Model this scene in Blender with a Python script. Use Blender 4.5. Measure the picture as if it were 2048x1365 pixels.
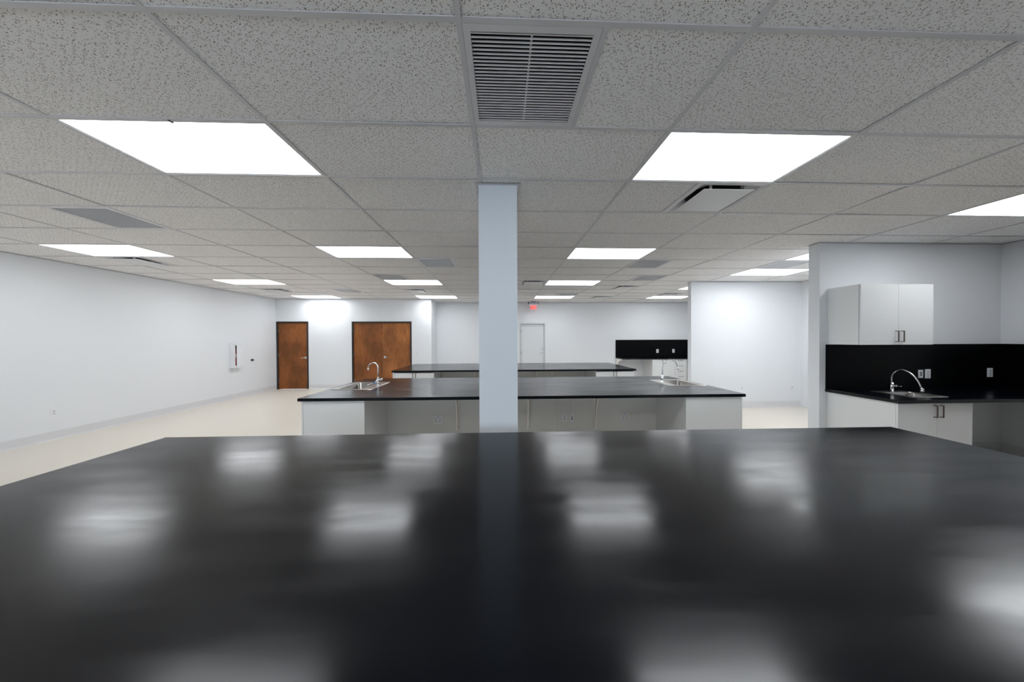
import bpy, bmesh, math, random
from mathutils import Matrix, Vector
random.seed(7)
for o in list(bpy.data.objects):
    bpy.data.objects.remove(o)
scene = bpy.context.scene
COL = scene.collection
PI = math.pi

# ------------------------------------------------------------------ camera
CX, CY, CZ = .1685, -1.2353, 1.6226
yaw, pitch, roll = .0352, -.0091, -.0036
f = Vector((math.sin(yaw)*math.cos(pitch), math.cos(yaw)*math.cos(pitch), math.sin(pitch)))
r0 = Vector((math.cos(yaw), -math.sin(yaw), 0))
u0 = r0.cross(f)
r_ = math.cos(roll)*r0 + math.sin(roll)*u0
u_ = -math.sin(roll)*r0 + math.cos(roll)*u0
cam = bpy.data.cameras.new('camera')
cam.sensor_width = 36
cam.lens = 36*602.91/2048
cam.clip_start = .02
camo = bpy.data.objects.new('camera', cam)
COL.objects.link(camo)
camo.matrix_world = Matrix(((r_.x, u_.x, -f.x, CX), (r_.y, u_.y, -f.y, CY), (r_.z, u_.z, -f.z, CZ), (0, 0, 0, 1)))
scene.camera = camo

# ------------------------------------------------------------------ world and exposure
w = bpy.data.worlds.new('world')
scene.world = w
w.use_nodes = True
w.node_tree.nodes['Background'].inputs[0].default_value = (.72, .85, 1, 1)      # overcast daylight, reaches the room only through an added, unseen front window
w.node_tree.nodes['Background'].inputs[1].default_value = 4.7
scene.view_settings.view_transform = 'Standard'
scene.view_settings.look = 'None'
scene.view_settings.gamma = 1
scene.view_settings.exposure = 0
LIGHT = 10.5            # strength of the ceiling panels

# ------------------------------------------------------------------ dimensions
CE = 2.911             # ceiling
TW, TD = 1.2192, .6096
XL, XR = -7.09, 7.15
YN = -6.0
YD = 8.73              # wall with the wooden doors
XS = -2.125            # step between the two far walls
YB = 9.62              # far wall
YP = 5.55              # middle partition
XP = 4.53
YK = 2.741             # near right partition
XK = 4.52
CT, CTH = .914, .038   # counter top height and thickness

# ------------------------------------------------------------------ materials
def nodes(m):
    return m.node_tree.nodes, m.node_tree.links
def mat(name, col, rough=.5, metal=0, emit=None, es=0, spec=None, coat=0, trans=0, bump=None, rvar=0):
    m = bpy.data.materials.new(name)
    m.use_nodes = True
    N, L = nodes(m)
    b = N['Principled BSDF']
    b.inputs['Base Color'].default_value = (*col, 1)
    b.inputs['Roughness'].default_value = rough
    b.inputs['Metallic'].default_value = metal
    if spec is not None: b.inputs['Specular IOR Level'].default_value = spec
    if coat: b.inputs['Coat Weight'].default_value = coat
    if trans: b.inputs['Transmission Weight'].default_value = trans
    if emit:
        b.inputs['Emission Color'].default_value = (*emit, 1)
        b.inputs['Emission Strength'].default_value = es
    tc = N.new('ShaderNodeTexCoord')
    if bump or rvar:
        n = N.new('ShaderNodeTexNoise')
        n.inputs['Scale'].default_value = bump[0] if bump else 3
        n.inputs['Detail'].default_value = 4
        L.new(tc.outputs['Object'], n.inputs['Vector'])
        if bump:
            bp = N.new('ShaderNodeBump')
            bp.inputs['Strength'].default_value = bump[1]
            bp.inputs['Distance'].default_value = .002
            L.new(n.outputs['Fac'], bp.inputs['Height'])
            L.new(bp.outputs['Normal'], b.inputs['Normal'])
        if rvar:
            mr = N.new('ShaderNodeMapRange')
            mr.inputs['To Min'].default_value = rough-rvar
            mr.inputs['To Max'].default_value = rough+rvar
            L.new(n.outputs['Fac'], mr.inputs['Value'])
            L.new(mr.outputs['Result'], b.inputs['Roughness'])
    return m

M = {}
M['wall'] = mat('wall_paint', (.79, .81, .835), .55, bump=(220, .08))
M['base'] = mat('vinyl_base', (.70, .70, .715), .4, bump=(60, .03))
M['column'] = mat('column_paint', (.80, .85, .90), .5, bump=(220, .08))
M['bar'] = mat('tee_bar_enamel', (.66, .65, .665), .35, bump=(90, .02))
M['floor'] = mat('floor_vinyl', (.74, .685, .60), .38, bump=(40, .03), rvar=.06)
M['lam'] = mat('white_laminate', (.79, .80, .80), .45, bump=(300, .03))
M['lamedge'] = mat('laminate_edge', (.68, .69, .69), .45, bump=(300, .03))
M['panelgrey'] = mat('pale_grey_panel', (.72, .72, .70), .5, bump=(300, .03))
M['gap'] = mat('dark_gap', (.05, .05, .055), .7, bump=(50, .05))
M['handle'] = mat('bronze_nickel', (.19, .155, .14), .35, .8, bump=(400, .03))
M['steel'] = mat('brushed_steel', (.62, .60, .57), .28, 1, bump=(500, .05))
M['bowl'] = mat('brushed_steel_bowl', (.40, .385, .37), .25, 1, bump=(500, .05))
M['chrome'] = mat('chrome', (.80, .82, .84), .08, 1, bump=(20, .01))
M['hose'] = mat('dull_chrome', (.60, .60, .60), .25, 1, bump=(500, .1))
M['plastic'] = mat('white_plastic', (.80, .81, .84), .4, bump=(100, .02))
M['slot'] = mat('dark_slot', (.03, .03, .035), .5, bump=(100, .02))
M['bluep'] = mat('blue_plastic', (.03, .18, .65), .35, bump=(100, .02))
M['frame'] = mat('dark_bronze_frame', (.032, .026, .026), .45, .2, bump=(100, .02))
M['doorwhite'] = mat('white_door_paint', (.74, .76, .78), .4, bump=(100, .02))
M['framew'] = mat('grey_white_frame_paint', (.56, .57, .59), .4, bump=(100, .02))
M['satin'] = mat('satin_metal', (.70, .72, .74), .3, .9, bump=(200, .02))
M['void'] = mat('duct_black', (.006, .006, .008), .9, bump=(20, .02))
M['louver'] = mat('louver_enamel', (.90, .89, .90), .4, bump=(90, .02))
M['vent'] = mat('vent_enamel', (.72, .715, .72), .3, bump=(90, .02))
M['bracket'] = mat('cream_steel', (.92, .87, .83), .45, bump=(90, .02))
M['cable'] = mat('white_cable', (.92, .91, .90), .5, bump=(90, .02))
M['red'] = mat('red_enamel', (.22, .012, .012), .3, bump=(60, .02))
M['black'] = mat('black_plastic', (.008, .008, .01), .35, bump=(60, .02))
M['lightframe'] = mat('fixture_enamel', (.55, .55, .57), .35, bump=(90, .02))
M['panel'] = mat('lit_diffuser', (.8, .8, .8), .5, emit=(.935, .967, 1.0), es=LIGHT, bump=(200, .02))
M['exitred'] = mat('lit_red_letters', (.8, .05, .04), .4, emit=(1, .06, .05), es=1.3, bump=(90, .02))
M['exithouse'] = mat('grey_housing', (.42, .45, .52), .4, .3, bump=(90, .02))
M['acrylic'] = mat('clear_acrylic', (.97, .95, .96), .05, trans=1, bump=(30, .005))

def m_counter():
    m = bpy.data.materials.new('black_epoxy_resin'); m.use_nodes = True
    N, L = nodes(m); b = N['Principled BSDF']
    tc = N.new('ShaderNodeTexCoord')
    mp = N.new('ShaderNodeMapping'); mp.inputs['Scale'].default_value = (1.0, 5.0, 1.0)
    L.new(tc.outputs['Object'], mp.inputs['Vector'])
    n = N.new('ShaderNodeTexNoise'); n.inputs['Scale'].default_value = 1.4; n.inputs['Detail'].default_value = 5
    L.new(mp.outputs['Vector'], n.inputs['Vector'])
    mr = N.new('ShaderNodeMapRange'); mr.inputs['From Min'].default_value = .3; mr.inputs['From Max'].default_value = .7
    mr.inputs['To Min'].default_value = .135; mr.inputs['To Max'].default_value = .25
    L.new(n.outputs['Fac'], mr.inputs['Value']); L.new(mr.outputs['Result'], b.inputs['Roughness'])
    n2 = N.new('ShaderNodeTexNoise'); n2.inputs['Scale'].default_value = 600; n2.inputs['Detail'].default_value = 2
    L.new(tc.outputs['Object'], n2.inputs['Vector'])
    bp = N.new('ShaderNodeBump'); bp.inputs['Strength'].default_value = .03; bp.inputs['Distance'].default_value = .001
    L.new(n2.outputs['Fac'], bp.inputs['Height']); L.new(bp.outputs['Normal'], b.inputs['Normal'])
    b.inputs['Base Color'].default_value = (.001, .0018, .0042, 1)
    b.inputs['Specular IOR Level'].default_value = .28
    return m
M['counter'] = m_counter()

def m_splash():
    m = mat('black_epoxy_splash', (.0012, .0014, .002), .3, spec=.10, bump=(300, .02))
    return m
M['splash'] = m_splash()

def m_tile():
    m = bpy.data.materials.new('fissured_mineral_tile'); m.use_nodes = True
    N, L = nodes(m); b = N['Principled BSDF']
    tc = N.new('ShaderNodeTexCoord')
    warp = N.new('ShaderNodeTexNoise'); warp.inputs['Scale'].default_value = 60; warp.inputs['Detail'].default_value = 2
    L.new(tc.outputs['Object'], warp.inputs['Vector'])
    sub = N.new('ShaderNodeVectorMath'); sub.operation = 'SUBTRACT'; sub.inputs[1].default_value = (.5, .5, .5)
    L.new(warp.outputs['Color'], sub.inputs[0])
    sc = N.new('ShaderNodeVectorMath'); sc.operation = 'SCALE'; sc.inputs['Scale'].default_value = .012
    L.new(sub.outputs[0], sc.inputs[0])
    add = N.new('ShaderNodeVectorMath'); add.operation = 'ADD'
    L.new(tc.outputs['Object'], add.inputs[0]); L.new(sc.outputs[0], add.inputs[1])
    outs = []
    for k, (ang, sx, sy, th) in enumerate([(.5, 36, 105, .11), (2.2, 38, 110, .11), (1.2, 42, 100, .10), (.0, 190, 190, .13)]):
        mp = N.new('ShaderNodeMapping'); mp.inputs['Rotation'].default_value = (0, 0, ang)
        mp.inputs['Location'].default_value = (k*3.1, k*1.7, 0)
        L.new(add.outputs[0], mp.inputs['Vector'])
        s2 = N.new('ShaderNodeVectorMath'); s2.operation = 'MULTIPLY'; s2.inputs[1].default_value = (sx, sy, 0)
        L.new(mp.outputs['Vector'], s2.inputs[0])
        v = N.new('ShaderNodeTexVoronoi'); v.voronoi_dimensions = '2D'; v.inputs['Scale'].default_value = 1
        L.new(s2.outputs[0], v.inputs['Vector'])
        mr = N.new('ShaderNodeMapRange'); mr.inputs['From Min'].default_value = th; mr.inputs['From Max'].default_value = th+.05
        mr.inputs['To Min'].default_value = 1; mr.inputs['To Max'].default_value = 0
        L.new(v.outputs['Distance'], mr.inputs['Value'])
        # keep only part of the cells
        sp = N.new('ShaderNodeSeparateColor'); L.new(v.outputs['Color'], sp.inputs[0])
        g = N.new('ShaderNodeMath'); g.operation = 'GREATER_THAN'; g.inputs[1].default_value = .58 if k < 3 else .62
        L.new(sp.outputs[0], g.inputs[0])
        mu = N.new('ShaderNodeMath'); mu.operation = 'MULTIPLY'
        L.new(mr.outputs['Result'], mu.inputs[0]); L.new(g.outputs[0], mu.inputs[1])
        outs.append(mu)
    cur = outs[0]
    for o in outs[1:]:
        mx = N.new('ShaderNodeMath'); mx.operation = 'MAXIMUM'
        L.new(cur.outputs[0], mx.inputs[0]); L.new(o.outputs[0], mx.inputs[1]); cur = mx
    mixc = N.new('ShaderNodeMix'); mixc.data_type = 'RGBA'
    mixc.inputs['A'].default_value = (.92, .905, .895, 1)
    mixc.inputs['B'].default_value = (.17, .13, .10, 1)
    L.new(cur.outputs[0], mixc.inputs['Factor'])
    L.new(mixc.outputs['Result'], b.inputs['Base Color'])
    b.inputs['Roughness'].default_value = .9
    b.inputs['Specular IOR Level'].default_value = .2
    return m
M['tile'] = m_tile()

def m_wood(name, c0, c1, c2, blot):
    m = bpy.data.materials.new(name); m.use_nodes = True
    N, L = nodes(m); b = N['Principled BSDF']
    tc = N.new('ShaderNodeTexCoord')
    mp = N.new('ShaderNodeMapping'); mp.inputs['Scale'].default_value = (22, 22, 1.6)
    L.new(tc.outputs['Object'], mp.inputs['Vector'])
    n = N.new('ShaderNodeTexNoise'); n.inputs['Scale'].default_value = 2.2; n.inputs['Detail'].default_value = 7; n.inputs['Roughness'].default_value = .65
    n.inputs['Distortion'].default_value = .6
    L.new(mp.outputs['Vector'], n.inputs['Vector'])
    cr = N.new('ShaderNodeValToRGB')
    cr.color_ramp.elements[0].position = .3; cr.color_ramp.elements[0].color = (*c0, 1)
    cr.color_ramp.elements[1].position = .72; cr.color_ramp.elements[1].color = (*c2, 1)
    e = cr.color_ramp.elements.new(.5); e.color = (*c1, 1)
    L.new(n.outputs['Fac'], cr.inputs['Fac'])
    n2 = N.new('ShaderNodeTexNoise'); n2.inputs['Scale'].default_value = 2.6; n2.inputs['Detail'].default_value = 5
    mp2 = N.new('ShaderNodeMapping'); mp2.inputs['Scale'].default_value = (1, 1, .7); mp2.inputs['Location'].default_value = blot
    L.new(tc.outputs['Object'], mp2.inputs['Vector']); L.new(mp2.outputs['Vector'], n2.inputs['Vector'])
    mr = N.new('ShaderNodeMapRange'); mr.inputs['From Min'].default_value = .38; mr.inputs['From Max'].default_value = .62
    mr.inputs['To Min'].default_value = .68; mr.inputs['To Max'].default_value = 1.12
    L.new(n2.outputs['Fac'], mr.inputs['Value'])
    mx = N.new('ShaderNodeVectorMath'); mx.operation = 'SCALE'
    L.new(cr.outputs['Color'], mx.inputs[0]); L.new(mr.outputs['Result'], mx.inputs['Scale'])
    L.new(mx.outputs[0], b.inputs['Base Color'])
    b.inputs['Roughness'].default_value = .5; b.inputs['Specular IOR Level'].default_value = .3
    return m
M['wood'] = m_wood('stained_veneer', (.16, .050, .012), (.25, .084, .021), (.33, .120, .032), (3, 1, 0))
M['wood2'] = m_wood('stained_veneer_lighter', (.24, .082, .022), (.36, .130, .036), (.46, .18, .055), (9, 4, 2))

# ------------------------------------------------------------------ mesh helpers
class MB:
    def __init__(s):
        s.bm = bmesh.new(); s.mats = []; s.cur = 0
    def use(s, m):
        if m not in s.mats: s.mats.append(m)
        s.cur = s.mats.index(m); return s
    def face(s, vs):
        try:
            fa = s.bm.faces.new(vs); fa.material_index = s.cur; return fa
        except ValueError:
            return None
    def box(s, x0, x1, y0, y1, z0, z1, bev=0):
        if x0 > x1: x0, x1 = x1, x0
        if y0 > y1: y0, y1 = y1, y0
        if z0 > z1: z0, z1 = z1, z0
        v = [s.bm.verts.new(p) for p in ((x0,y0,z0),(x1,y0,z0),(x1,y1,z0),(x0,y1,z0),(x0,y0,z1),(x1,y0,z1),(x1,y1,z1),(x0,y1,z1))]
        fs = [s.face([v[i] for i in q]) for q in ((3,2,1,0),(4,5,6,7),(0,1,5,4),(1,2,6,5),(2,3,7,6),(3,0,4,7))]
        if bev:
            es = set()
            for fa in fs: es.update(fa.edges)
            r = bmesh.ops.bevel(s.bm, geom=list(es), offset=bev, segments=2, affect='EDGES', profile=.5)
            for fa in r['faces']: fa.material_index = s.cur
        return s
    def loft(s, loops, cap0=False, cap1=False, smooth=True, close=True):
        L = [[s.bm.verts.new(p) for p in lp] for lp in loops]
        n = len(L[0])
        for a, b in zip(L[:-1], L[1:]):
            for i in range(n if close else n-1):
                fa = s.face([a[i], a[(i+1) % n], b[(i+1) % n], b[i]])
                if fa: fa.smooth = smooth
        if cap0: s.face(L[0][::-1])
        if cap1: s.face(L[-1])
        return s
    def cyl(s, a, b, r0, r1=None, n=16, caps=True, smooth=True):
        a, b = Vector(a), Vector(b); r1 = r0 if r1 is None else r1
        d = (b-a).normalized()
        t = Vector((0,0,1)) if abs(d.z) < .9 else Vector((1,0,0))
        x = d.cross(t).normalized(); y = d.cross(x)
        def ring(c, r): return [c + r*(math.cos(k)*x + math.sin(k)*y) for k in [2*PI*i/n for i in range(n)]]
        s.loft([ring(a, r0), ring(b, r1)], caps, caps, smooth)
        return s
    def tube(s, pts, r, n=12, caps=True):
        pts = [Vector(p) for p in pts]
        rings = []; prev = None
        for i, p in enumerate(pts):
            d = (pts[min(i+1, len(pts)-1)] - pts[max(i-1, 0)]).normalized()
            if prev is None:
                t = Vector((0,0,1)) if abs(d.z) < .9 else Vector((0,1,0))
                x = d.cross(t).normalized()
            else:
                x = (prev - d*prev.dot(d)).normalized()
            y = d.cross(x); prev = x
            rr = r[i] if isinstance(r, (list, tuple)) else r
            rings.append([p + rr*(math.cos(k)*x + math.sin(k)*y) for k in [2*PI*j/n for j in range(n)]])
        s.loft(rings, caps, caps)
        return s
    def sphere(s, c, r, n=14, sq=(1,1,1)):
        c = Vector(c); m = n//2
        rings = []
        for i in range(1, m):
            a = -PI/2 + PI*i/m
            rings.append([c + Vector((sq[0]*r*math.cos(a)*math.cos(k), sq[1]*r*math.cos(a)*math.sin(k), sq[2]*r*math.sin(a))) for k in [2*PI*j/n for j in range(n)]])
        s.loft(rings, True, True)
        return s
    def prism(s, prof, axis, a, b):
        # prof: 2-D polygon, extruded along axis from a to b
        def P(p, t):
            if axis == 'x': return (t, p[0], p[1])
            if axis == 'y': return (p[0], t, p[1])
            return (p[0], p[1], t)
        s.loft([[P(p, a) for p in prof], [P(p, b) for p in prof]], True, True, smooth=False)
        return s
    def build(s, name, m=None, parent=None, loc=None, rotz=0, label=None):
        bmesh.ops.recalc_face_normals(s.bm, faces=s.bm.faces)
        me = bpy.data.meshes.new(name)
        s.bm.to_mesh(me); s.bm.free()
        if m is not None: me.materials.append(M[m])
        else:
            for k in s.mats: me.materials.append(M[k])
        o = bpy.data.objects.new(name, me); COL.objects.link(o)
        if parent: o.parent = parent
        if loc: o.location = loc
        if rotz: o.rotation_euler.z = rotz
        if label: o['label'] = label
        return o

def thing(name, label, cat, loc=(0,0,0), rotz=0, group=None, rot=None):
    o = bpy.data.objects.new(name, None); COL.objects.link(o)
    o.empty_display_size = .1
    o.location = loc; o.rotation_euler = rot if rot else (0, 0, rotz)
    o['label'] = label; o['category'] = cat
    if group: o['group'] = group
    return o
def tag(o, label, cat, group=None):
    o['label'] = label; o['category'] = cat
    if group: o['group'] = group
    return o
def struct(o):
    o['kind'] = 'structure'; return o
def copy_tree(o, parent=None):
    c = o.copy(); COL.objects.link(c)
    if parent: c.parent = parent
    for ch in [k for k in bpy.data.objects if k.parent == o]:
        copy_tree(ch, c)
    return c
def rrect(x0, x1, y0, y1, z, r, n=5):
    pts = []
    for (cx, cy, a0) in ((x1-r, y1-r, 0), (x0+r, y1-r, PI/2), (x0+r, y0+r, PI), (x1-r, y0+r, 3*PI/2)):
        for i in range(n+1):
            a = a0 + PI/2*i/n
            pts.append((cx + r*math.cos(a), cy + r*math.sin(a), z))
    return pts

def m_pane():
    m = bpy.data.materials.new('added_window_glass'); m.use_nodes = True
    N, L = nodes(m); N.remove(N['Principled BSDF'])
    t = N.new('ShaderNodeBsdfTransparent'); g = N.new('ShaderNodeBsdfGlossy'); g.inputs['Roughness'].default_value = .02
    fr = N.new('ShaderNodeFresnel'); fr.inputs['IOR'].default_value = 1.45
    mx = N.new('ShaderNodeMixShader')
    L.new(fr.outputs[0], mx.inputs[0]); L.new(t.outputs[0], mx.inputs[1]); L.new(g.outputs[0], mx.inputs[2])
    L.new(mx.outputs[0], N['Material Output'].inputs['Surface'])
    return m
M['pane'] = m_pane()
# ------------------------------------------------------------------ room shell
WT = .12
struct(MB().box(XL-.2, XR+.2, YN, YB+.2, -.12, 0).build('floor', 'floor'))
def wall_y(name, y, x0, x1, openings=(), th=WT, top=CE):
    """wall facing -Y, front face at y, thickness behind it; openings (x0,x1,ztop)"""
    b = MB(); x = x0
    for (a, c, zt) in sorted(openings):
        b.box(x, a, y, y+th, 0, top); b.box(a, c, y, y+th, zt, top); x = c
    b.box(x, x1, y, y+th, 0, top)
    return struct(b.build(name, 'wall'))
struct(MB().box(XL-WT, XL, YN, YD+WT, 0, CE+.5).build('wall_left', 'wall'))
D1 = (-7.066, -6.062, 2.19); D2 = (-4.682, -2.762, 2.185); D3 = (.835, 1.752, 2.165)
wall_y('wall_back_left', YD, XL, XS, (D1, D2), top=CE)
struct(MB().box(XS-WT, XS, YD+WT, YB+WT, 0, CE+.5).build('wall_back_return', 'wall'))
wall_y('wall_back', YB, XS, XR, (D3,), top=CE+.5)
struct(MB().box(XR, XR+WT, YN, YB+WT, 0, CE+.5).build('wall_right', 'wall'))
wall_y('wall_middle_right', YP, XP, XR, th=.125)
wall_y('wall_near_right', YK, XK, XR, th=.15)
TOPZ = CE+.5
WX0, WX1, WZ0, WZ1 = -5.2, 1.0, .75, 2.6
b = MB()
b.box(XL-WT, WX0, YN-WT, YN, 0, TOPZ); b.box(WX1, XR+WT, YN-WT, YN, 0, TOPZ); b.box(WX0, WX1, YN-WT, YN, 0, WZ0); b.box(WX0, WX1, YN-WT, YN, WZ1, TOPZ)
struct(b.build('wall_front', 'wall'))
wn = bpy.data.objects.new('window_added_1', None); COL.objects.link(wn); wn.location = ((WX0+WX1)/2, YN-.06, 0); struct(wn)  # unseen window, added to send cool light onto column and island fronts
b = MB(); h = (WX1-WX0)/2
b.box(-h, h, -.03, .03, WZ0, WZ0+.05); b.box(-h, h, -.03, .03, WZ1-.05, WZ1)
for q in range(5):
    x = -h+.025+(2*h-.05)*q/4; b.box(x-.025, x+.025, -.03, .03, WZ0+.05, WZ1-.05)
b.build('added_window_frame', 'frame', wn)
MB().box(-h+.02, h-.02, -.003, .003, WZ0+.02, WZ1-.02).build('added_window_pane', 'pane', wn)
pl = bpy.data.lights.new('added_window_portal', 'AREA'); pl.shape = 'RECTANGLE'; pl.size = WX1-WX0; pl.size_y = WZ1-WZ0
pl.cycles.is_portal = True
po = bpy.data.objects.new('added_window_portal', pl); COL.objects.link(po)
po.location = ((WX0+WX1)/2, YN-WT-.01, (WZ0+WZ1)/2); po.rotation_euler = (PI/2, 0, PI)

struct(MB().box(3.95, 4.07, YN, .5, 0, CE).build('wall_added_light_block', 'wall'))  # unseen wall, added to block rear light from the near right counter
def base_y(name, y, x0, x1):
    b = MB().prism([(y, 0), (y, .14), (y-.004, .14), (y-.006, .03), (y-.010, .012), (y-.022, .004), (y-.022, 0)], 'x', x0, x1)
    return struct(b.build(name, 'base'))
def base_x(name, x, y0, y1, s=1):
    b = MB().prism([(x, 0), (x, .14), (x+s*.004, .14), (x+s*.006, .03), (x+s*.010, .012), (x+s*.022, .004), (x+s*.022, 0)], 'y', y0, y1)
    return struct(b.build(name, 'base'))
base_x('baseboard_left', XL, YN, YD)
base_y('baseboard_back_left', YD, D1[1]+.005, D2[0]-.005)
base_y('baseboard_back_left_end', YD, D2[1]+.005, XS)
base_x('baseboard_back_return', XS, YD+.001, YB)
base_y('baseboard_back', YB, XS+.023, D3[0]-.005)
base_y('baseboard_back_right', YB, D3[1]+.005, 5.36)
base_y('baseboard_middle_right', YP, XP, XR-.023)
base_y('baseboard_near_right', YK, 5.53, XR-.023)
base_x('baseboard_right', XR, YN, YK-.001, -1)
base_x('baseboard_partition_end', XK, YK, YK+.15, -1)
base_x('baseboard_middle_end', XP, YP, YP+.125, -1)

# ------------------------------------------------------------------ ceiling
ADDED_BEHIND = [(-2,-3), (1,-3)]  # unseen panels added behind the camera to brighten column and island fronts
LIGHTS = [(-2,1), (1,1), (-5,5), (-2,5), (1,5), (4,2), (4,5), (-5,9), (-2,9), (1,9), (4,7), (4,10), (-5,13), (-2,13), (1,13), (4,13)] + ADDED_BEHIND
PLAQ = [(1.5,2), (-5,6), (-5,11), (-2,11), (.5,9), (2.5,10), (2.5,13), (4,12)]
LOUV = [(0,0), (-3.5,3), (-1,6), (-2,8), (-3.5,11), (2,6), (2.5,8), (1.5,12), (4,6)]
halves = {}
for (c, rr) in PLAQ + LOUV:
    halves.setdefault((math.floor(c), rr), []).append(0 if c == math.floor(c) else 1)
tl = MB(); tb = MB()
R0, R1 = -10, 15
for i in range(-6, 6):
    for j in range(R0, R1+1):
        if (i, j) in LIGHTS: continue
        x0, x1 = max(i*TW, XL), min((i+1)*TW, XR)
        y0, y1 = max(j*TD, YN), min((j+1)*TD, YB)
        spans = [(x0, x1)]
        if (i, j) in halves:
            xm = i*TW + TW/2
            spans = [s for k, s in enumerate([(x0, xm), (xm, x1)]) if k not in halves[(i, j)]]
            tb.box(xm-.012, xm+.012, y0+.012, y1-.012, CE-.0018, CE+.003)
        for (a, c) in spans:
            rnd = random.Random(i*977+j*31)
            zz = [CE+.0032 + (rnd.random()*.004 if rnd.random() < .5 else 0) for _ in range(4)]
            a2, c2 = a+.006, c-.006; b2, d2 = y0+.006, y1-.006
            bot = [(a2, b2, zz[0]), (c2, b2, zz[1]), (c2, d2, zz[2]), (a2, d2, zz[3])]
            tl.loft([bot, [(p[0], p[1], p[2]+.014) for p in bot]], True, True, smooth=False)
cg = struct(tl.build('ceiling', 'tile'))
for i in range(-5, 6):
    if i == 0: tb.box(-.012, .012, YN, 1.29, CE-.0024, CE+.003); tb.box(-.012, .012, 1.62, YB, CE-.0024, CE+.003)
    else: tb.box(i*TW-.012, i*TW+.012, YN, YB, CE-.0024, CE+.003)
for j in range(R0+1, R1+1):
    tb.box(XL, XR, j*TD-.012, j*TD+.012, CE-.0018, CE+.003)
struct(tb.build('trim_1', 'bar'))
# upper slab above the tiles, closing the plenum
struct(MB().box(XL-.2, XR+.2, YN, YB+.2, CE+.5, CE+.6).build('ceiling_slab', 'void'))
# wall angles
k = 2
def angle(*bx):
    global k
    struct(MB().box(*bx).build('trim_%d' % k, 'bar')); k += 1
angle(XL, XL+.02, YN, YD, CE-.006, CE-.0038)
angle(XL+.02, XS, YD-.02, YD, CE-.006, CE-.0038)
angle(XS, XS+.02, YD, YB-.02, CE-.006, CE-.0038)
angle(XS, XR, YB-.02, YB, CE-.006, CE-.0038)
angle(XP, XR, YP-.02, YP, CE-.006, CE-.0038)
angle(XP-.02, XP, YP-.02, YP+.145, CE-.006, CE-.0038)
angle(XK, XR, YK-.02, YK, CE-.006, CE-.0038)
angle(XK-.02, XK, YK-.02, YK+.17, CE-.006, CE-.0038)
angle(XR-.02, XR, YN, YK-.02, CE-.006, CE-.0038)

# ------------------------------------------------------------------ column
PX0, PX1, PY0, PY1 = -.018, .304, 1.30, 1.61
col = thing('square_column', 'plain white square column rising to the ceiling between the nearest and second black islands', 'column', ((PX0+PX1)/2, (PY0+PY1)/2, 0))
MB().box(-.161, .161, -.155, .155, 0, CE-.0036, .002).build('shaft', 'column', col)
b = MB(); z0, z1 = CE-.008, CE-.0038
b.box(-.181, .181, -.175, -.155, z0, z1); b.box(-.181, .181, .155, .175, z0, z1)
b.box(-.181, -.161, -.155, .155, z0, z1); b.box(.161, .181, -.155, .155, z0, z1)
b.build('ceiling_collar', 'bar', col)

# ------------------------------------------------------------------ ceiling lights
LL = {(-2,1): 'large bright ceiling light panel at upper left, nearest on the left of the column',
      (1,1): 'large bright ceiling light panel at upper right, touching the open square diffuser',
      (-5,5): 'bright ceiling light panel nearest the left wall, farther along from the large grey grille',
      (-2,5): 'bright ceiling light panel left of the column in the second row of panels',
      (1,5): 'bright ceiling light panel right of the column in the second row of panels',
      (4,2): 'bright ceiling light panel cut off by the right edge, before the wall cabinet',
      (4,5): 'bright ceiling light panel just behind the near right partition, mostly hidden by it',
      (-5,9): 'bright ceiling light panel near the left wall, third row, before the single wooden door',
      (-2,9): 'bright ceiling light panel left of the column in the third row',
      (1,9): 'bright ceiling light panel right of the column in the third row, beside a square diffuser',
      (4,7): 'bright ceiling light panel in front of the middle right partition',
      (4,10): 'bright sliver of a light panel at the upper left corner of the middle partition',
      (-5,13): 'bright ceiling light panel against the wall between the wooden doors',
      (-2,13): 'bright ceiling light panel above the wall corner right of the double door',
      (1,13): 'bright ceiling light panel in the farthest row, above right of the exit sign',
      (4,13): 'bright ceiling light panel in the farthest row above the back wall counter'}
LL[(-2,-3)] = 'added bright ceiling light panel, unseen behind the viewpoint, left of centre'
LL[(1,-3)] = 'added bright ceiling light panel, unseen behind the viewpoint, right of centre'
proto = None
for (i, j) in LIGHTS:
    loc = ((i+.5)*TW, (j+.5)*TD, CE)
    if proto is None:
        proto = o = thing('ceiling_light', '', 'light', loc, group='recessed ceiling light panels')
        hx, hy = TW/2-.013, TD/2-.013
        b = MB(); t = .010
        b.box(-hx, hx, -hy, -hy+t, .001, .05); b.box(-hx, hx, hy-t, hy, .001, .05)
        b.box(-hx, -hx+t, -hy+t, hy-t, .001, .05); b.box(hx-t, hx, -hy+t, hy-t, .001, .05)
        b.box(-hx, hx, -hy, hy, .05, .055)
        b.build('frame', 'lightframe', o)
        MB().box(-hx+t, hx-t, -hy+t, hy-t, .004, .008).build('diffuser', 'panel', o)
        MB().box(.05, .062, -hy-.012, -hy+.012, -.006, 0).build('latch', 'gap', o, label='small dark latch')
    else:
        o = copy_tree(proto); o.location = loc
        for ch in [c for c in bpy.data.objects if c.parent == o and c.name.startswith('latch')]:
            bpy.data.objects.remove(ch)
    o['label'] = LL[(i, j)]

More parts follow.
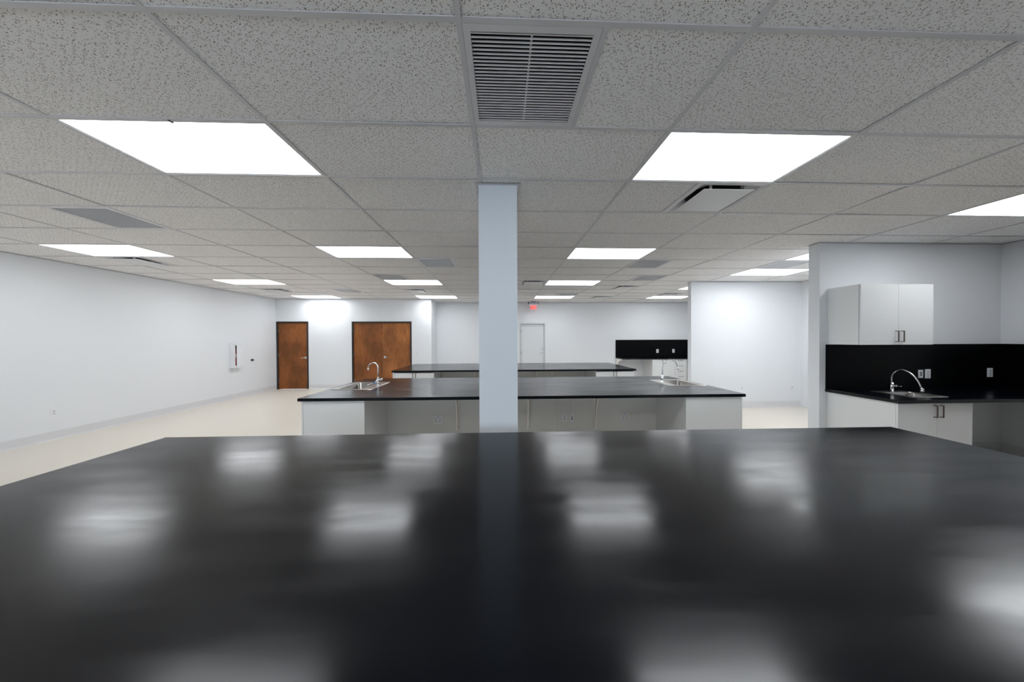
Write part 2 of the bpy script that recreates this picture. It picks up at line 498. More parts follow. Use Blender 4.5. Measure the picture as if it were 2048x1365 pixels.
# ------------------------------------------------------------------ plaque diffusers
def make_plaque(loc):
    o = thing('square_diffuser', '', 'air vent', loc, group='square plaque air diffusers')
    h = TD/2-.013
    n = 8
    b = MB()
    def circ(r, z): 
        q = []
        for a0 in (0, PI/2, PI, 3*PI/2):
            for i in range(n+1): a = a0+PI/2*i/n; q.append((r*math.cos(a), r*math.sin(a), z))
        return q
    b.loft([rrect(-h, h, -h, h, -.001, .004, n), rrect(-h+.028, h-.028, -h+.028, h-.028, -.001, .02, n),
            rrect(-h+.035, h-.035, -h+.035, h-.035, .012, .03, n), rrect(-h+.055, h-.055, -h+.055, h-.055, .026, .09, n),
            circ(.236, .040), circ(.222, .052), circ(.215, .07)])
    b.build('housing', 'vent', o)
    MB().cyl((0, 0, .056), (0, 0, .2), .216, n=32).build('duct_opening', 'void', o, label='black duct opening')
    MB().box(-.223, .223, -.223, .223, -.016, -.012, .001).build('plaque', 'vent', o)
    for (x, y) in ((.15, -.2), (-.15, -.2), (.2, .12), (-.2, .12)):
        MB().box(x-.008, x+.008, y-.008, y+.008, -.012, .056).build('hanger', 'vent', o)
    return o
PLL = {(1.5,2): 'nearest square white plaque diffuser with black gap, behind the large upper right light',
       (-5,6): 'square white plaque diffuser behind the light panel nearest the left wall',
       (-5,11): 'square white plaque diffuser in front of the single wooden door, near left wall',
       (-2,11): 'square white plaque diffuser before the double wooden door, between two light panels',
       (.5,9): 'square white plaque diffuser just right of the column, beside a light panel',
       (2.5,10): 'square white plaque diffuser with black edge above the right end of the farthest island',
       (2.5,13): 'farthest small square plaque diffuser near the back wall right of the exit sign',
       (4,12): 'square plaque diffuser just before the farthest right light panel'}
pr = None
for (c, j) in PLAQ:
    loc = (c*TW+TD/2, (j+.5)*TD, CE)
    if pr is None: pr = o = make_plaque(loc)
    else: o = copy_tree(pr); o.location = loc
    o['label'] = PLL[(c, j)]

# ------------------------------------------------------------------ louvered grilles
def make_grille(loc):
    o = thing('louvered_grille', '', 'air vent', loc, group='louvered return air grilles')
    h = TD/2-.013; t = .030
    b = MB()
    b.box(-h, h, -h, -h+t, -.002, .004); b.box(-h, h, h-t, h, -.002, .004)
    b.box(-h, -h+t, -h+t, h-t, -.002, .004); b.box(h-t, h, -h+t, h-t, -.002, .004)
    b.build('frame', 'vent', o)
    b = MB(); n = 28; a, e = -h+t, h-t
    for i in range(n):
        y = a + (e-a)*(i+.5)/n
        b.prism([(y-.0013, -.001), (y+.0012, -.001), (y+.0012, .0010), (y+.0005, .0010), (y+.0005, .0075), (y-.0005, .0075), (y-.0005, .0010), (y-.0013, .0010)], 'x', a+.001, e-.001)
    b.build('slats', 'louver', o)
    MB().box(-.004, .004, a, e, .0085, .020).build('centre_bar', 'louver', o)
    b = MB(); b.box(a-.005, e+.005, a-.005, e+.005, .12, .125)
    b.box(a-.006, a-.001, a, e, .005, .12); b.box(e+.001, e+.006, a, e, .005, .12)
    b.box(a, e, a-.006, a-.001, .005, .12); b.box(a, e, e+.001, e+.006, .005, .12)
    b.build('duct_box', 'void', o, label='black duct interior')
    return o
GLL = {(0,0): 'large louvered ceiling grille right overhead at top centre, dark gaps between slats',
       (-3.5,3): 'grey louvered grille at far left of the ceiling, before the left wall light',
       (-1,6): 'small louvered grille close left of the column, behind a light panel',
       (-2,8): 'grey louvered grille touching the third row light panel left of the column',
       (-3.5,11): 'brownish grey louvered grille before the wall with the wooden doors',
       (2,6): 'grey louvered grille touching the second row light panel right of the column',
       (2.5,8): 'grey louvered grille right of the column, second behind the second row light panel',
       (1.5,12): 'faint grille touching the farthest light panel near the exit sign',
       (4,6): 'grey louvered grille between two light panels before the middle right partition'}
pr = None
for (c, j) in LOUV:
    loc = (c*TW+TD/2, (j+.5)*TD, CE)
    if pr is None: pr = o = make_grille(loc)
    else: o = copy_tree(pr); o.location = loc
    o['label'] = GLL[(c, j)]

# ------------------------------------------------------------------ electrical plates (built facing -Y, back at y=0)
def plate(kind, label, loc, rotz=0, w=.075, h=.118, group=None):
    nm = {'duplex': 'power_outlet', 'gfci': 'power_outlet', 'quad': 'power_outlet', 'switch': 'light_switch', 'data': 'data_outlet'}[kind]
    cat = {'power_outlet': 'outlet', 'light_switch': 'switch', 'data_outlet': 'outlet'}[nm]
    o = thing(nm, label, cat, loc, rotz, group)
    if kind == 'quad': w, h = .122, .118
    MB().box(-w/2, w/2, -.006, 0, -h/2, h/2, .0015).build('cover_plate', 'plastic', o)
    def recept(cx, cz):
        b = MB().use('plastic')
        b.loft([rrect(cx-.017, cx+.017, cz-.014, cz+.014, 0, .009, 4)], False, False)
        b = MB()
        lo = [(p[0], -.0062, p[1]) for p in rrect(cx-.017, cx+.017, cz-.0145, cz+.0145, 0, .009, 4)]
        hi = [(p[0], -.0082, p[1]) for p in rrect(cx-.017, cx+.017, cz-.0145, cz+.0145, 0, .009, 4)]
        b.loft([lo, hi], True, True, smooth=False)
        q = b.build('receptacle', 'lamedge', o)
        s = MB()
        s.box(cx-.0075, cx-.0048, -.0088, -.0080, cz-.002, cz+.008)
        s.box(cx+.0048, cx+.0075, -.0088, -.0080, cz-.001, cz+.007)
        s.cyl((cx, -.0080, cz-.008), (cx, -.0088, cz-.008), .0027, n=8)
        s.build('slot', 'slot', q)
    if kind == 'duplex':
        recept(0, .0195); recept(0, -.0195)
    elif kind == 'gfci':
        recept(0, .024); recept(0, -.014)
        MB().box(-.010, .012, -.0085, -.0058, -.046, -.040).build('test_button', 'bluep', o, label='small blue mark')
    elif kind == 'quad':
        for x in (-.026, .026):
            for z in (.016, -.024): recept(x, z)
        MB().box(-.012, .012, -.0085, -.0058, .043, .050).build('test_button', 'bluep', o, label='small blue mark')
    elif kind == 'switch':
        MB().box(-.017, .017, -.010, -.0055, -.034, .034, .002).build('rocker', 'lamedge', o)
    elif kind == 'data':
        MB().box(-.010, .010, -.010, -.0055, .006, .024).build('jack', 'slot', o)
        MB().box(-.010, .010, -.010, -.0055, -.024, -.006).build('jack', 'slot', o)
    return o
plate('duplex', 'white duplex outlet low on the left wall', (XL, 3.90, .447), PI/2, w=.08, h=.13)
plate('switch', 'white light switch on the wall right of the double wooden door', (-2.588, YD, 1.135))
plate('switch', 'white light switch on the back wall right of the white door', (1.92, YB, 1.13))
plate('duplex', 'white outlet on the middle right partition beside the second island corner', (5.735, YP, .453))
plate('duplex', 'white outlet on the middle right partition near the near right partition edge', (6.948, YP, .457))
plate('quad', 'white quad outlet under the second island left of the column', (-.76, 3.2, .435))
plate('duplex', 'white duplex outlet under the second island, left beside the cabled data outlet', (1.10, 3.2, .442))
plate('data', 'white data outlet with a white cable under the second island', (1.21, 3.2, .439), w=.068)
plate('quad', 'white quad outlet under the second island near its right cabinet', (2.009, 3.2, .440))
plate('data', 'white plate with two black jacks on black splash behind the faucet', (5.952, YK-.016, 1.11), w=.07, h=.112)
plate('gfci', 'white outlet on black splash directly right of the two jack plate', (6.055, YK-.016, 1.111), w=.08, h=.125)
plate('gfci', 'white outlet alone toward the right end of the near black splash', (6.967, YK-.016, 1.122), w=.08, h=.125)
plate('duplex', 'left white outlet on the far black splash at the back wall', (5.877, YB-.016, 1.136), w=.09, h=.135)
plate('duplex', 'right white outlet on the far black splash, nearest the partition', (6.472, YB-.016, 1.138), w=.09, h=.135)
# cable
pts = [(1.212, 3.185, .448), (1.213, 3.16, .47), (1.216, 3.155, .53), (1.224, 3.165, .62), (1.232, 3.185, .74), (1.236, 3.19, .875)]
b = MB(); b.tube(pts, .0065, 8)
tag(b.build('data_cable', 'cable'), 'white cable rising from the data outlet to the underside of the second island', 'cable')

# ------------------------------------------------------------------ cabinet parts
def pull(parent, x, y, z, length=.14, vertical=True, depth=.034):
    """square bar pull, facing -Y, centre at x,z on the door face y"""
    b = MB(); t = .0055
    if vertical:
        b.box(x-t, x+t, y-depth, y-depth+.008, z-length/2, z+length/2)
        b.box(x-t, x+t, y-depth+.008, y+.0005, z+length/2-.009, z+length/2); b.box(x-t, x+t, y-depth+.008, y+.0005, z-length/2, z-length/2+.009)
    else:
        b.box(x-length/2, x+length/2, y-depth, y-depth+.008, z-t, z+t)
        b.box(x+length/2-.009, x+length/2, y-depth+.008, y+.0005, z-t, z+t); b.box(x-length/2, x-length/2+.009, y-depth+.008, y+.0005, z-t, z+t)
    return b.build('handle', 'handle', parent)
def carcass(parent, x0, x1, y0, y1, z0, z1, openback=False, name='carcass', top=True):
    b = MB(); t = .018
    b.box(x0, x0+t, y0, y1, z0, z1); b.box(x1-t, x1, y0, y1, z0, z1)
    b.box(x0+t, x1-t, y0, y1, z0, z0+t)
    if top: b.box(x0+t, x1-t, y0, y1, z1-t, z1)
    b.box(x0+t, x1-t, y1-t, y1, z0+t, z1-(t if top else 0))
    return b.build(name, 'lam', parent)
def doors2(parent, x0, x1, y, z0, z1, seam=None, hz=None, hdx=.035, depth=.034, gap=.0015):
    seam = (x0+x1)/2 if seam is None else seam
    for (a, c, hx) in ((x0, seam-gap, seam-hdx), (seam+gap, x1, seam+hdx)):
        MB_ = MB().box(a, c, y, y+.018, z0, z1, .001)
        d = MB_.build('door', 'lam', parent)
        pull(d, hx, y, hz, depth=depth)

def counter_mesh(x0, x1, y0, y1, holes=(), name='countertop'):
    """slab with rectangular holes"""
    xs = sorted({x0, x1, *[h[0] for h in holes], *[h[1] for h in holes]})
    ys = sorted({y0, y1, *[h[2] for h in holes], *[h[3] for h in holes]})
    b = MB()
    vt, vb = {}, {}
    for x in xs:
        for y in ys:
            vt[x, y] = b.bm.verts.new((x, y, CT)); vb[x, y] = b.bm.verts.new((x, y, CT-CTH))
    solid = {}
    for i in range(len(xs)-1):
        for j in range(len(ys)-1):
            mx, my = (xs[i]+xs[i+1])/2, (ys[j]+ys[j+1])/2
            solid[i, j] = not any(h[0] < mx < h[1] and h[2] < my < h[3] for h in holes)
    for (i, j), s in solid.items():
        if not s: continue
        A, B, C_, D = (xs[i], ys[j]), (xs[i+1], ys[j]), (xs[i+1], ys[j+1]), (xs[i], ys[j+1])
        b.face([vt[A], vt[B], vt[C_], vt[D]]); b.face([vb[D], vb[C_], vb[B], vb[A]])
        for (di, dj, P, Q) in ((0,-1,A,B), (1,0,B,C_), (0,1,C_,D), (-1,0,D,A)):
            if not solid.get((i+di, j+dj), False):
                b.face([vt[P], vb[P], vb[Q], vt[Q]])
    o = b.build(name, 'counter')
    bv = o.modifiers.new('edge', 'BEVEL'); bv.width = .003; bv.segments = 2; bv.limit_method = 'ANGLE'
    return o

# ------------------------------------------------------------------ sinks and faucets
def make_sink(label, x0, x1, y0, y1, bowl, grooves=None):
    """x0..y1 outer rim, bowl (x0,x1,y0,y1)"""
    cx, cy = (x0+x1)/2, (y0+y1)/2
    o = thing('steel_sink', label, 'sink', (cx, cy, CT))
    X0, X1, Y0, Y1 = x0-cx, x1-cx, y0-cy, y1-cy
    a, c, d, e = bowl[0]-cx, bowl[1]-cx, bowl[2]-cy, bowl[3]-cy
    n = 5
    b = MB()
    b.loft([rrect(X0, X1, Y0, Y1, .0005, .012, n), rrect(X0+.004, X1-.004, Y0+.004, Y1-.004, .005, .012, n),
            rrect(X0+.014, X1-.014, Y0+.014, Y1-.014, .003, .012, n), rrect(a-.006, c+.006, d-.006, e+.006, .003, .05, n)])
    b.build('rim', 'steel', o)
    b = MB()
    b.loft([rrect(a-.006, c+.006, d-.006, e+.006, .003, .05, n), rrect(a, c, d, e, -.004, .045, n),
            rrect(a+.006, c-.006, d+.006, e-.006, -.14, .045, n), rrect(a+.03, c-.03, d+.03, e-.03, -.165, .04, n),
            rrect((a+c)/2-.04, (a+c)/2+.04, (d+e)/2-.04, (d+e)/2+.04, -.17, .035, n)], False, True)
    b.build('bowl', 'bowl', o)
    MB().cyl(((a+c)/2, (d+e)/2, -.169), ((a+c)/2, (d+e)/2, -.163), .04, .038, 20).build('drain', 'chrome', o)
    for g in (grooves or []):
        MB().box(g[0]-cx, g[1]-cx, g[2]-cy, g[3]-cy, .003, .0055, .001).build('rim_groove', 'steel', o)
    return o
SL = (-2.205, -1.645, 3.03, 3.735); SLb = (-2.13, -1.80, 3.075, 3.69)
SR = (2.64, 3.20, 3.105, 3.735); SRb = (2.765, 3.125, 3.145, 3.695)
SK = (4.975, 5.425, 2.115, 2.53); SKb = (5.015, 5.385, 2.145, 2.43)
make_sink('steel drop-in sink at the left end of the second island', *SL, SLb, [(-2.185, -2.178, 3.09, 3.68), (-2.165, -2.158, 3.09, 3.68)])
make_sink('steel drop-in sink at the right end of the second island', *SR, SRb, [(3.155, 3.161, 3.16, 3.68), (3.175, 3.181, 3.16, 3.68)])
make_sink('steel drop-in sink below the wall cabinet in the near right counter', *SK, SKb)

def faucet_body(o, s=1):
    b = MB()
    b.cyl((0,0,.006), (0,0,.010), .027, .025, 20); b.cyl((0,0,.010), (0,0,.118), .019, .019, 20); b.cyl((0,0,.118), (0,0,.126), .019, .013, 20)
    b.build('body', 'chrome', o)
def bez(p0, p1, p2, p3, n=20):
    P = [Vector(p) for p in (p0, p1, p2, p3)]
    out = []
    for i in range(n+1):
        t = i/n
        out.append(P[0]*(1-t)**3 + 3*P[1]*t*(1-t)**2 + 3*P[2]*t*t*(1-t) + P[3]*t**3)
    return out
def spray_faucet(label, loc, rotz, pts, tipdir, nr=.008):
    """spout arcs toward local -Y, lever toward local +X"""
    o = thing('gooseneck_faucet', label, 'faucet', loc, rotz)
    faucet_body(o)
    MB().tube(pts, nr, 12).build('spout', 'hose', o)
    p, d = Vector(pts[-1]), Vector(tipdir).normalized()
    b = MB(); b.cyl(p-d*.012, p+d*.012, .011, .012, 14); b.cyl(p+d*.012, p+d*.034, .016, .019, 16); b.cyl(p+d*.034, p+d*.040, .017, .012, 16)
    b.sphere(p+d*.005+Vector((0,-.012,.0)), .011, 10)
    b.build('spray_head', 'chrome', o)
    b = MB(); b.cyl((.018,0,.075), (.045,0,.075), .009, .011, 14); b.cyl((.045,0,.075), (.066,0,.075), .015, .013, 14); b.cyl((.066,0,.075), (.072,0,.075), .013, .007, 14)
    v = b.build('valve', 'hose', o)
    b = MB(); b.tube([(.07,0,.075), (.095,0,.071), (.125,0,.068)], [.0035,.003,.0035], 8); b.sphere((.127,0,.068), .006, 8); b.build('lever', 'chrome', v)
    return o
nk = [(0,0,.12), (0,0,.15)] + bez((0,0,.17), (0,.02,.42), (0,-.22,.42), (0,-.243,.245), 22)
spray_faucet('chrome gooseneck faucet with spray tip on the right island sink', (2.70, 3.42, CT), PI/2, nk, (0,-.28,-.6), .0075)
nk = [(0,0,.12), (0,.003,.14)] + bez((0,.004,.15), (0,.01,.345), (0,-.20,.36), (0,-.275,.085), 22)
spray_faucet('chrome arched faucet on the near right counter before the black splash', (5.195, 2.47, CT), 0, nk, (0,-.1,-.6), .0085)

o = thing('laboratory_faucet', 'slim chrome gooseneck faucet with blue knob on the left island sink', 'faucet', (-1.675, 3.33, CT))
b = MB(); b.cyl((0,0,.003), (0,0,.012), .030, .027, 20); b.cyl((0,0,.012), (0,0,.03), .018, .014, 16); b.cyl((0,0,.03), (0,0,.075), .014, .016, 16)
b.sphere((0,0,.088), .026, 14); b.cyl((0,0,.105), (0,0,.125), .014, .012, 14); b.cyl((0,0,.122), (0,0,.13), .018, .018, 16); b.build('body', 'chrome', o)
MB().tube([(0,0,.125), (0,0,.2), (0,0,.272)] + bez((0,0,.275), (0,0,.375), (-.135,0,.375), (-.142,0,.27), 20), .0085, 12).build('spout', 'chrome', o)
MB().cyl((-.142,0,.275), (-.146,0,.240), .011, .013, 12).build('aerator', 'chrome', o)
b = MB(); b.cyl((0,0,.088), (-.02,-.045,.07), .013, .011, 12); v = b.build('valve', 'chrome', o)
MB().cyl((-.024,-.054,.068), (-.034,-.075,.062), .010, .010, 14).build('knob', 'bluep', v, label='blue knob')
MB().tube([(-.034,-.075,.06), (-.09,-.105,.04), (-.125,-.12,.03)], .0035, 8).build('lever', 'chrome', v)
b = MB(); b.cyl((0,0,.088), (.022,.045,.092), .013, .011, 12); v = b.build('valve', 'chrome', o)
b = MB(); b.cyl((.022,.045,.092), (.030,.064,.093), .019, .021, 14); b.build('knob', 'satin', v)

# ------------------------------------------------------------------ islands
IX0, IX1 = -2.265, 3.234
def bracket(label, x, y, group, flip=False, arm=.50, drop=.60, shape=1):
    o = thing('counter_bracket', label, 'bracket', (x, y, CT-CTH), group=group)
    prof = [(-.0005, -.001), (-arm, -.001), (-arm, -.022), (-arm+.05, -.030), (-.24, -.085), (-.16, -.14), (-.115, -.23), (-.075, -.38), (-.022, -drop), (-.0005, -drop)]
    MB().prism(prof, 'x', -.007, .007).build('web', 'bracket', o)
    MB().box(-.022, .022, -.014, -.0005, -drop, -.001).build('upright', 'bracket', o)
    b = MB(); b.box(-.021, .021, -arm, -.01, -.004, -.0008); b.build('arm', 'bracket', o)
    for i in range(5):
        z = -.04 - i*(drop-.08)/4
        MB().cyl((.014, -.0138, z), (.014, -.0155, z), .0045, n=10).build('screw', 'slot', o, label='dark screw hole')
    return o
def island(yf, yb, yback, tag_txt, doored, recess, holes, brackets, xl=(-2.24, -1.495), xr=(2.485, 3.215), yfront=None):
    top = counter_mesh(IX0, IX1, yf, yb, holes)
    tag(top, 'long black countertop of the %s' % tag_txt, 'countertop')
    yfr = yf+.035 if yfront is None else yfront
    ybk = yb-.035
    for side, (x0, x1) in (('left', xl), ('right', xr)):
        o = thing('base_cabinet', 'white %s end cabinet under the %s' % (side, tag_txt), 'cabinet', ((x0+x1)/2, (yfr+ybk)/2, 0))
        cx, cy = (x0+x1)/2, (yfr+ybk)/2
        a, c = x0-cx, x1-cx; d, e = yfr-cy, ybk-cy
        z0, z1 = .0, CT-CTH-.002
        # outer end panel
        ex = (a, a+.02) if side == 'left' else (c-.02, c)
        MB().box(ex[0], ex[1], d, e, z0, z1, .001).build('end_panel', 'lam', o)
        ix = (a+.021, c) if side == 'left' else (a, c-.021)
        b = MB(); t = .018
        b.box(ix[0], ix[0]+t, d+.02, e-.02, z0, z1); b.box(ix[1]-t, ix[1], d+.02, e-.02, z0, z1)
        b.box(ix[0]+t, ix[1]-t, d+.05, e-.05, .1, .118); b.box(ix[0]+t, ix[1]-t, d+.05, d+.068, 0, .1); b.box(ix[0]+t, ix[1]-t, d+.02, d+.038, .118, z1-.6)
        b.build('carcass', 'lam', o)
        if doored:
            s = .022
            q = (ix[0]+.002+(s if side == 'left' else 0), ix[1]-.002-(0 if side == 'left' else 0))
            if side == 'left': MB().box(ix[0], q[0]-.002, d+.002, d+.019, .1, z1-.012).build('filler_strip', 'lamedge', o)
            doors2(o, q[0], q[1], d, .1, z1-.018, hz=.78, depth=.03)
        else:
            MB().box(ix[0]+.0015, ix[1], d, d+.019, .0, z1-.002, .001).build('front_panel', 'lam', o)
            MB().box(ix[0]+.0015, ix[1], d-.0035, d-.0005, z1-.028, z1-.002).build('top_cleat', 'lamedge', o)
        MB().box(ix[0]+.0015, ix[1], e-.019, e, .0, z1-.002, .001).build('back_panel', 'lam', o)
    x0, x1 = xl[1]+.001, xr[0]-.001
    o = thing('knee_space_panel', 'long white panel closing the knee space under the %s' % tag_txt, 'panel', ((x0+x1)/2, yback, 0))
    cx = (x0+x1)/2; sm = .974-cx
    for (a, c) in ((x0-cx, sm-.001), (sm+.001, x1-cx)):
        MB().box(a, c, 0, .019, 0, CT-CTH-.002, .0008).build('board', 'panelgrey', o)
    # rail carrying the panel and bracing the top
    MB().box(x0-cx, x1-cx, .02, .10, CT-CTH-.06, CT-CTH-.002).build('rail', 'lam', o)
    for bx, lab in brackets:
        bracket(lab, bx, yback, 'brackets under the ' + tag_txt, arm=recess)
island(2.436, 4.222, 3.2, 'second island', False, .52,
       [(SL[0]+.02, SL[1]-.02, SL[2]+.02, SL[3]-.02), (SR[0]+.02, SR[1]-.02, SR[2]+.02, SR[3]-.02)],
       [(-.478, 'cream steel bracket under the second island, just left of the column'),
        (.552, 'cream steel bracket under the second island, first right of the column'),
        (1.555, 'cream steel bracket under the second island between the data outlet and quad outlet')])
island(5.514, 7.319, 6.42, 'farthest island', True, .5, [],
       [(-.50, 'cream bracket under the farthest island close left of the column'),
        (1.055, 'cream bracket under the farthest island, first right of the column'),
        (1.44, 'cream bracket under the farthest island, second right of the column')],
       xl=(-2.25, -1.339), xr=(2.319, 3.207), yfront=5.55)
island(-.80, 1.03, .12, 'nearest island filling the foreground', False, .5, [], [])
# a cable loop under the far island
b = MB(); b.tube(bez((1.08, 6.40, .84), (1.14, 6.30, .74), (1.26, 6.30, .74), (1.36, 6.35, .85), 12), .005, 6)
tag(b.build('data_cable', 'cable'), 'short white cable loop hanging under the farthest island', 'cable')

# ------------------------------------------------------------------ near right counter
top = counter_mesh(4.60, XR-.001, 1.965, YK-.001, [(SK[0]+.015, SK[1]-.015, SK[2]+.015, SK[3]-.015)])
tag(top, 'black countertop with sink along the near right partition', 'countertop')
b = MB().box(4.607, XR-.001, YK-.016, YK-.0005, CT+.001, 1.521, .001)
tag(b.build('black_backsplash', 'splash'), 'tall black splash panel on the near right partition under the wall cabinet', 'backsplash')
b = MB().box(XR-.016, XR-.0005, 1.97, YK-.017, CT+.001, 1.521, .001)
tag(b.build('black_backsplash', 'splash'), 'black splash panel on the right wall, returning at the frame edge', 'backsplash')
o = thing('base_cabinet', 'white two door cabinet under the near right counter sink', 'cabinet', (5.075, 2.37, 0))
b = MB(); t = .018
b.box(-.445, -.427, -.352, .369, 0, .874); b.box(.427, .445, -.352, .369, 0, .874); b.box(-.427, .427, -.34, .369, .09, .108); b.box(-.427, .427, -.30, -.282, 0, .09)
b.box(-.427, .427, .355, .369, .108, .65)
b.build('carcass', 'lam', o)
doors2(o, -.444, .444, -.372, .095, .868, hz=.782-.002, hdx=.036, seam=.016)
MB().box(-.444, .444, -.3515, -.350, .085, .874).build('door_gap', 'gap', o)
o = thing('wall_cabinet', 'white two door wall cabinet hung above the near right counter', 'cabinet', (5.1025, 2.55, 1.525))
carcass(o, -.4725, .4725, -.172, .190, 0, .757)
doors2(o, -.4725, .4725, -.195, .0, .757, seam=.017, hz=.105, hdx=.036)
MB().box(-.470, .470, -.176, -.1722, .003, .754).build('door_gap', 'gap', o)

# ------------------------------------------------------------------ back wall counter
top = counter_mesh(4.335, XR-.001, 8.97, YB-.001)
tag(top, 'black countertop along the back wall beside the middle partition', 'countertop')
b = MB().box(4.33, XR-.001, YB-.016, YB-.0005, CT+.001, 1.55, .001)
tag(b.build('black_backsplash', 'splash'), 'tall black splash panel on the far back wall', 'backsplash')
o = thing('base_cabinet', 'white two door cabinet under the back wall counter left of the drawers', 'cabinet', (5.772, 9.3, 0))
carcass(o, -.396, .396, -.29, .318, 0, .874, top=True)
doors2(o, -.395, .395, -.31, .095, .868, hz=.80, hdx=.045)
o = thing('drawer_cabinet', 'white narrow cabinet of four drawers at the far back wall counter', 'cabinet', (6.372, 9.3, 0))
carcass(o, -.2, .2, -.29, .318, 0, .874)
for zt in (.868, .68, .49, .30):
    d = MB().box(-.197, .197, -.31, -.292, zt-.184, zt, .001).build('drawer', 'lam', o)
    pull(d, 0, -.31, zt-.035, .16, False, .03)
o = thing('tall_end_panel', 'narrow grey filler beside the far drawers', 'panel', (6.60, 9.3, 0))
MB().box(-.02, .02, -.28, .318, 0, .874).build('board', 'lamedge', o)
bracket('cream bracket at the open left end of the back wall counter', 4.37, YB-.001, None, arm=.5)

# ------------------------------------------------------------------ doors
def hinge(parent, x, y, z, m='handle'):
    b = MB(); b.cyl((x, y, z-.055), (x, y, z+.055), .010, n=10); b.box(x-.004, x+.03, y+.004, y+.007, z-.05, z+.05)
    return b.build('hinge', m, parent)
def lever(parent, x, y, z, s, r=.032, L=.11):
    b = MB(); b.cyl((x, y, z), (x, y-.010, z), r, r*.94, 20); b.cyl((x, y-.01, z), (x, y-.05, z), .011, .011, 12)
    b.tube([(x, y-.05, z), (x+s*.03, y-.054, z+.001), (x+s*L, y-.05, z-.003)], [.011, .010, .008], 10)
    return b.build('lever_handle', 'satin', parent)
def door(n, op, y, leaves, fm, wm, fw=.045, hinges=True, hand=1, rec=.02):
    x0, x1, zt = op
    cx = (x0+x1)/2
    o = bpy.data.objects.new('door_%d' % n, None); COL.objects.link(o); o.location = (cx, y, 0); struct(o)
    a, c = x0-cx, x1-cx
    b = MB()
    b.box(a, a+fw, -.012, WT-.01, 0, zt); b.box(c-fw, c, -.012, WT-.01, 0, zt); b.box(a+fw, c-fw, -.012, WT-.01, zt-fw, zt)
    b.box(a+fw, a+fw+.012, rec+.046, rec+.06, 0, zt-fw); b.box(c-fw-.012, c-fw, rec+.046, rec+.06, 0, zt-fw)
    b.box(a+fw, c-fw, rec+.046, rec+.06, zt-fw-.012, zt-fw)
    b.build('door_frame', fm, o)
    return o, a+fw+.003, c-fw-.003, zt-fw-.004, rec
o, a, c, zt, rec = door(1, D1, YD, 1, 'frame', 'wood')
lf = MB().box(a, c, rec, rec+.045, .008, zt, .001).build('door_leaf', 'wood', o)
lever(lf, c-.055, rec, 1.017, -1, r=.033, L=.13)
for z in (1.88, 1.10, .27): hinge(o, a+.002, rec-.008, z)
o, a, c, zt, rec = door(2, D2, YD, 2, 'frame', 'wood')
sm = -3.713-(D2[0]+D2[1])/2
lf1 = MB().box(a, sm-.002, rec, rec+.045, .008, zt, .001).build('door_leaf', 'wood', o)
lf2 = MB().box(sm+.002, c, rec, rec+.045, .008, zt, .001).build('door_leaf', 'wood2', o, label='lighter stained right leaf')
lever(lf2, sm+.078, rec, 1.022, 1, r=.038, L=.085)
for z in (1.88, 1.10, .27): hinge(o, a+.002, rec-.008, z); 
for z in (1.88, 1.10, .27): hinge(o, c-.002, rec-.008, z)
o, a, c, zt, rec = door(3, D3, YB, 1, 'framew', 'doorwhite', fw=.04, rec=.03)
lf = MB().box(a, c, rec, rec+.045, .008, zt, .001).build('door_leaf', 'doorwhite', o)
lever(lf, c-.06, rec, 1.085, -1, r=.034, L=.12)
b = MB(); b.cyl((c-.06, rec, 1.235), (c-.06, rec-.02, 1.235), .030, .026, 18); b.cyl((c-.06, rec-.02, 1.235), (c-.06, rec-.026, 1.235), .014, .012, 12)
b.build('deadbolt', 'satin', lf)
for z in (1.88, 1.10, .27): hinge(o, a+.002, rec-.008, z, 'framew')
MB().box(a, c, rec-.012, rec-.002, zt-.075, zt-.06).build('weather_strip', 'framew', o)

# ------------------------------------------------------------------ fire extinguisher cabinet on the left wall
o = thing('extinguisher_cabinet', 'white metal fire extinguisher cabinet with a slot window on the left wall', 'cabinet', (XL, 7.232, 1.18), PI/2)
# local: -Y points into the room, local x = world y
hw, hh, dp = .162, .338, .094
b = MB(); t = .004
b.box(-hw, -hw+t, -dp, -.0005, -hh, hh); b.box(hw-t, hw, -dp, -.0005, -hh, hh); b.box(-hw+t, hw-t, -dp, -.0005, -hh, -hh+t); b.box(-hw+t, hw-t, -dp, -.0005, hh-t, hh)
b.box(-hw+t, hw-t, -.004, -.0005, -hh+t, hh-t)
fr = .026
b.box(-hw, -hw+fr, -dp-.003, -dp, -hh, hh); b.box(hw-fr, hw, -dp-.003, -dp, -hh, hh); b.box(-hw+fr, hw-fr, -dp-.003, -dp, -hh, -hh+fr); b.box(-hw+fr, hw-fr, -dp-.003, -dp, hh-fr, hh)
b.build('box', 'plastic', o)
b = MB(); x0, x1, z0, z1 = -hw+fr+.004, hw-fr-.004, -hh+fr+.004, hh-fr-.004
sx0, sx1, sz0, sz1 = -.098, -.050, -.275, .270
b.box(x0, sx0, -dp-.006, -dp+.002, z0, z1); b.box(sx1, x1, -dp-.006, -dp+.002, z0, z1); b.box(sx0, sx1, -dp-.006, -dp+.002, z0, sz0); b.box(sx0, sx1, -dp-.006, -dp+.002, sz1, z1)
d = b.build('door', 'plastic', o)
b = MB(); b.tube([(-.112, -dp-.006, -.055), (-.112, -dp-.035, -.05), (-.112, -dp-.035, .05), (-.112, -dp-.006, .055)], .005, 8); b.build('handle', 'satin', d)
b = MB(); b.box(-hw+t+.001, -.03, -.012, -.0045, -hh+t+.002, hh-t-.002); b.build('back_lining', 'slot', o)
o = thing('fire_extinguisher', 'red fire extinguisher seen through the slot of the white wall cabinet', 'fire extinguisher', (XL+.052, 7.18, 1.18-.330))
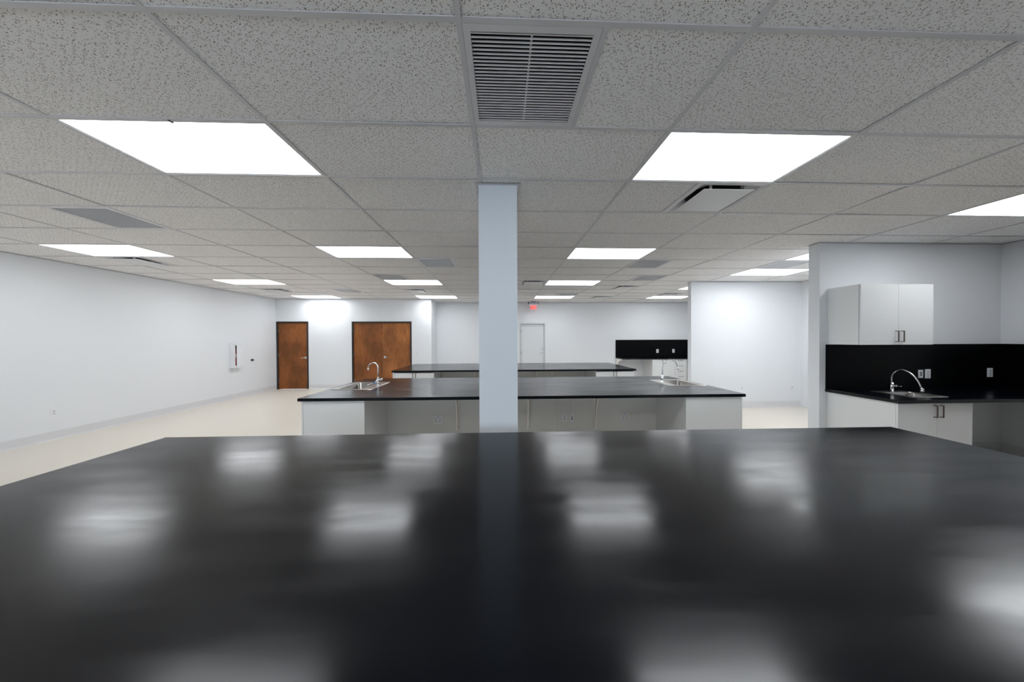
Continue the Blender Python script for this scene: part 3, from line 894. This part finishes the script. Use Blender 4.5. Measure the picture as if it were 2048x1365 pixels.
b = MB(); b.cyl((0,0,.0), (0,0,.44), .034, n=20); b.cyl((0,0,.44), (0,0,.48), .034, .014, 20); b.build('cylinder', 'red', o)
b = MB(); b.cyl((0,0,.48), (0,0,.52), .012, n=12); b.box(-.012, .012, -.05, .03, .52, .53); b.build('valve', 'black', o)

o = thing('wall_stop', 'small black round knob on the left wall beside the extinguisher cabinet', 'door stop', (XL, 7.79, 1.016), PI/2)
MB().cyl((0, -.0005, 0), (0, -.012, 0), .032, .030, 16).build('base', 'black', o)
MB().sphere((0, -.032, 0), .027, 14).build('bumper', 'black', o)

# ------------------------------------------------------------------ exit sign hanging from the ceiling
o = thing('exit_sign', 'red lit EXIT sign hanging from the ceiling before the back wall', 'sign', (1.30, 9.36, CE))
MB().box(-.09, .09, -.05, .05, -.014, -.001, .002).build('canopy', 'black', o)
MB().box(-.155, .155, -.028, .028, -.094, -.014, .004).build('housing', 'exithouse', o)
for s in (-1, 1): MB().box(s*.155, s*.175, -.03, .03, -.092, -.014).build('end_cap', 'black', o)
MB().box(-.155, .155, -.031, .031, -.122, -.094, .002).build('light_bar', 'plastic', o)
MB().box(-.145, .145, -.0035, .0035, -.282, -.122).build('acrylic_panel', 'acrylic', o)
MB().box(-.15, .15, -.006, .006, -.290, -.282).build('lower_edge', 'plastic', o)
def letters():
    z0, z1, y0, y1 = -.272, -.128, -.0075, -.0045; t = .020
    out = []
    b = MB(); b.box(-.103, -.103+t, y0, y1, z0, z1)
    for z in (z0, (z0+z1)/2-t/2, z1-t): b.box(-.103+t, -.048, y0, y1, z, z+t)
    out.append(b)
    b = MB()
    b.prism([(-.038, z0), (-.038+t*1.1, z0), (.024, z1), (.024-t*1.1, z1)], 'y', y0, y1)
    b.prism([(-.038, z1), (-.038+t*1.1, z1), (.024, z0), (.024-t*1.1, z0)], 'y', y0, y1)
    out.append(b)
    out.append(MB().box(.034, .034+t, y0, y1, z0, z1))
    b = MB(); b.box(.078, .078+t, y0, y1, z0, z1-t); b.box(.062, .114, y0, y1, z1-t, z1); out.append(b)
    for q in out: q.build('letter', 'exitred', o, label='red glowing letter')
letters()
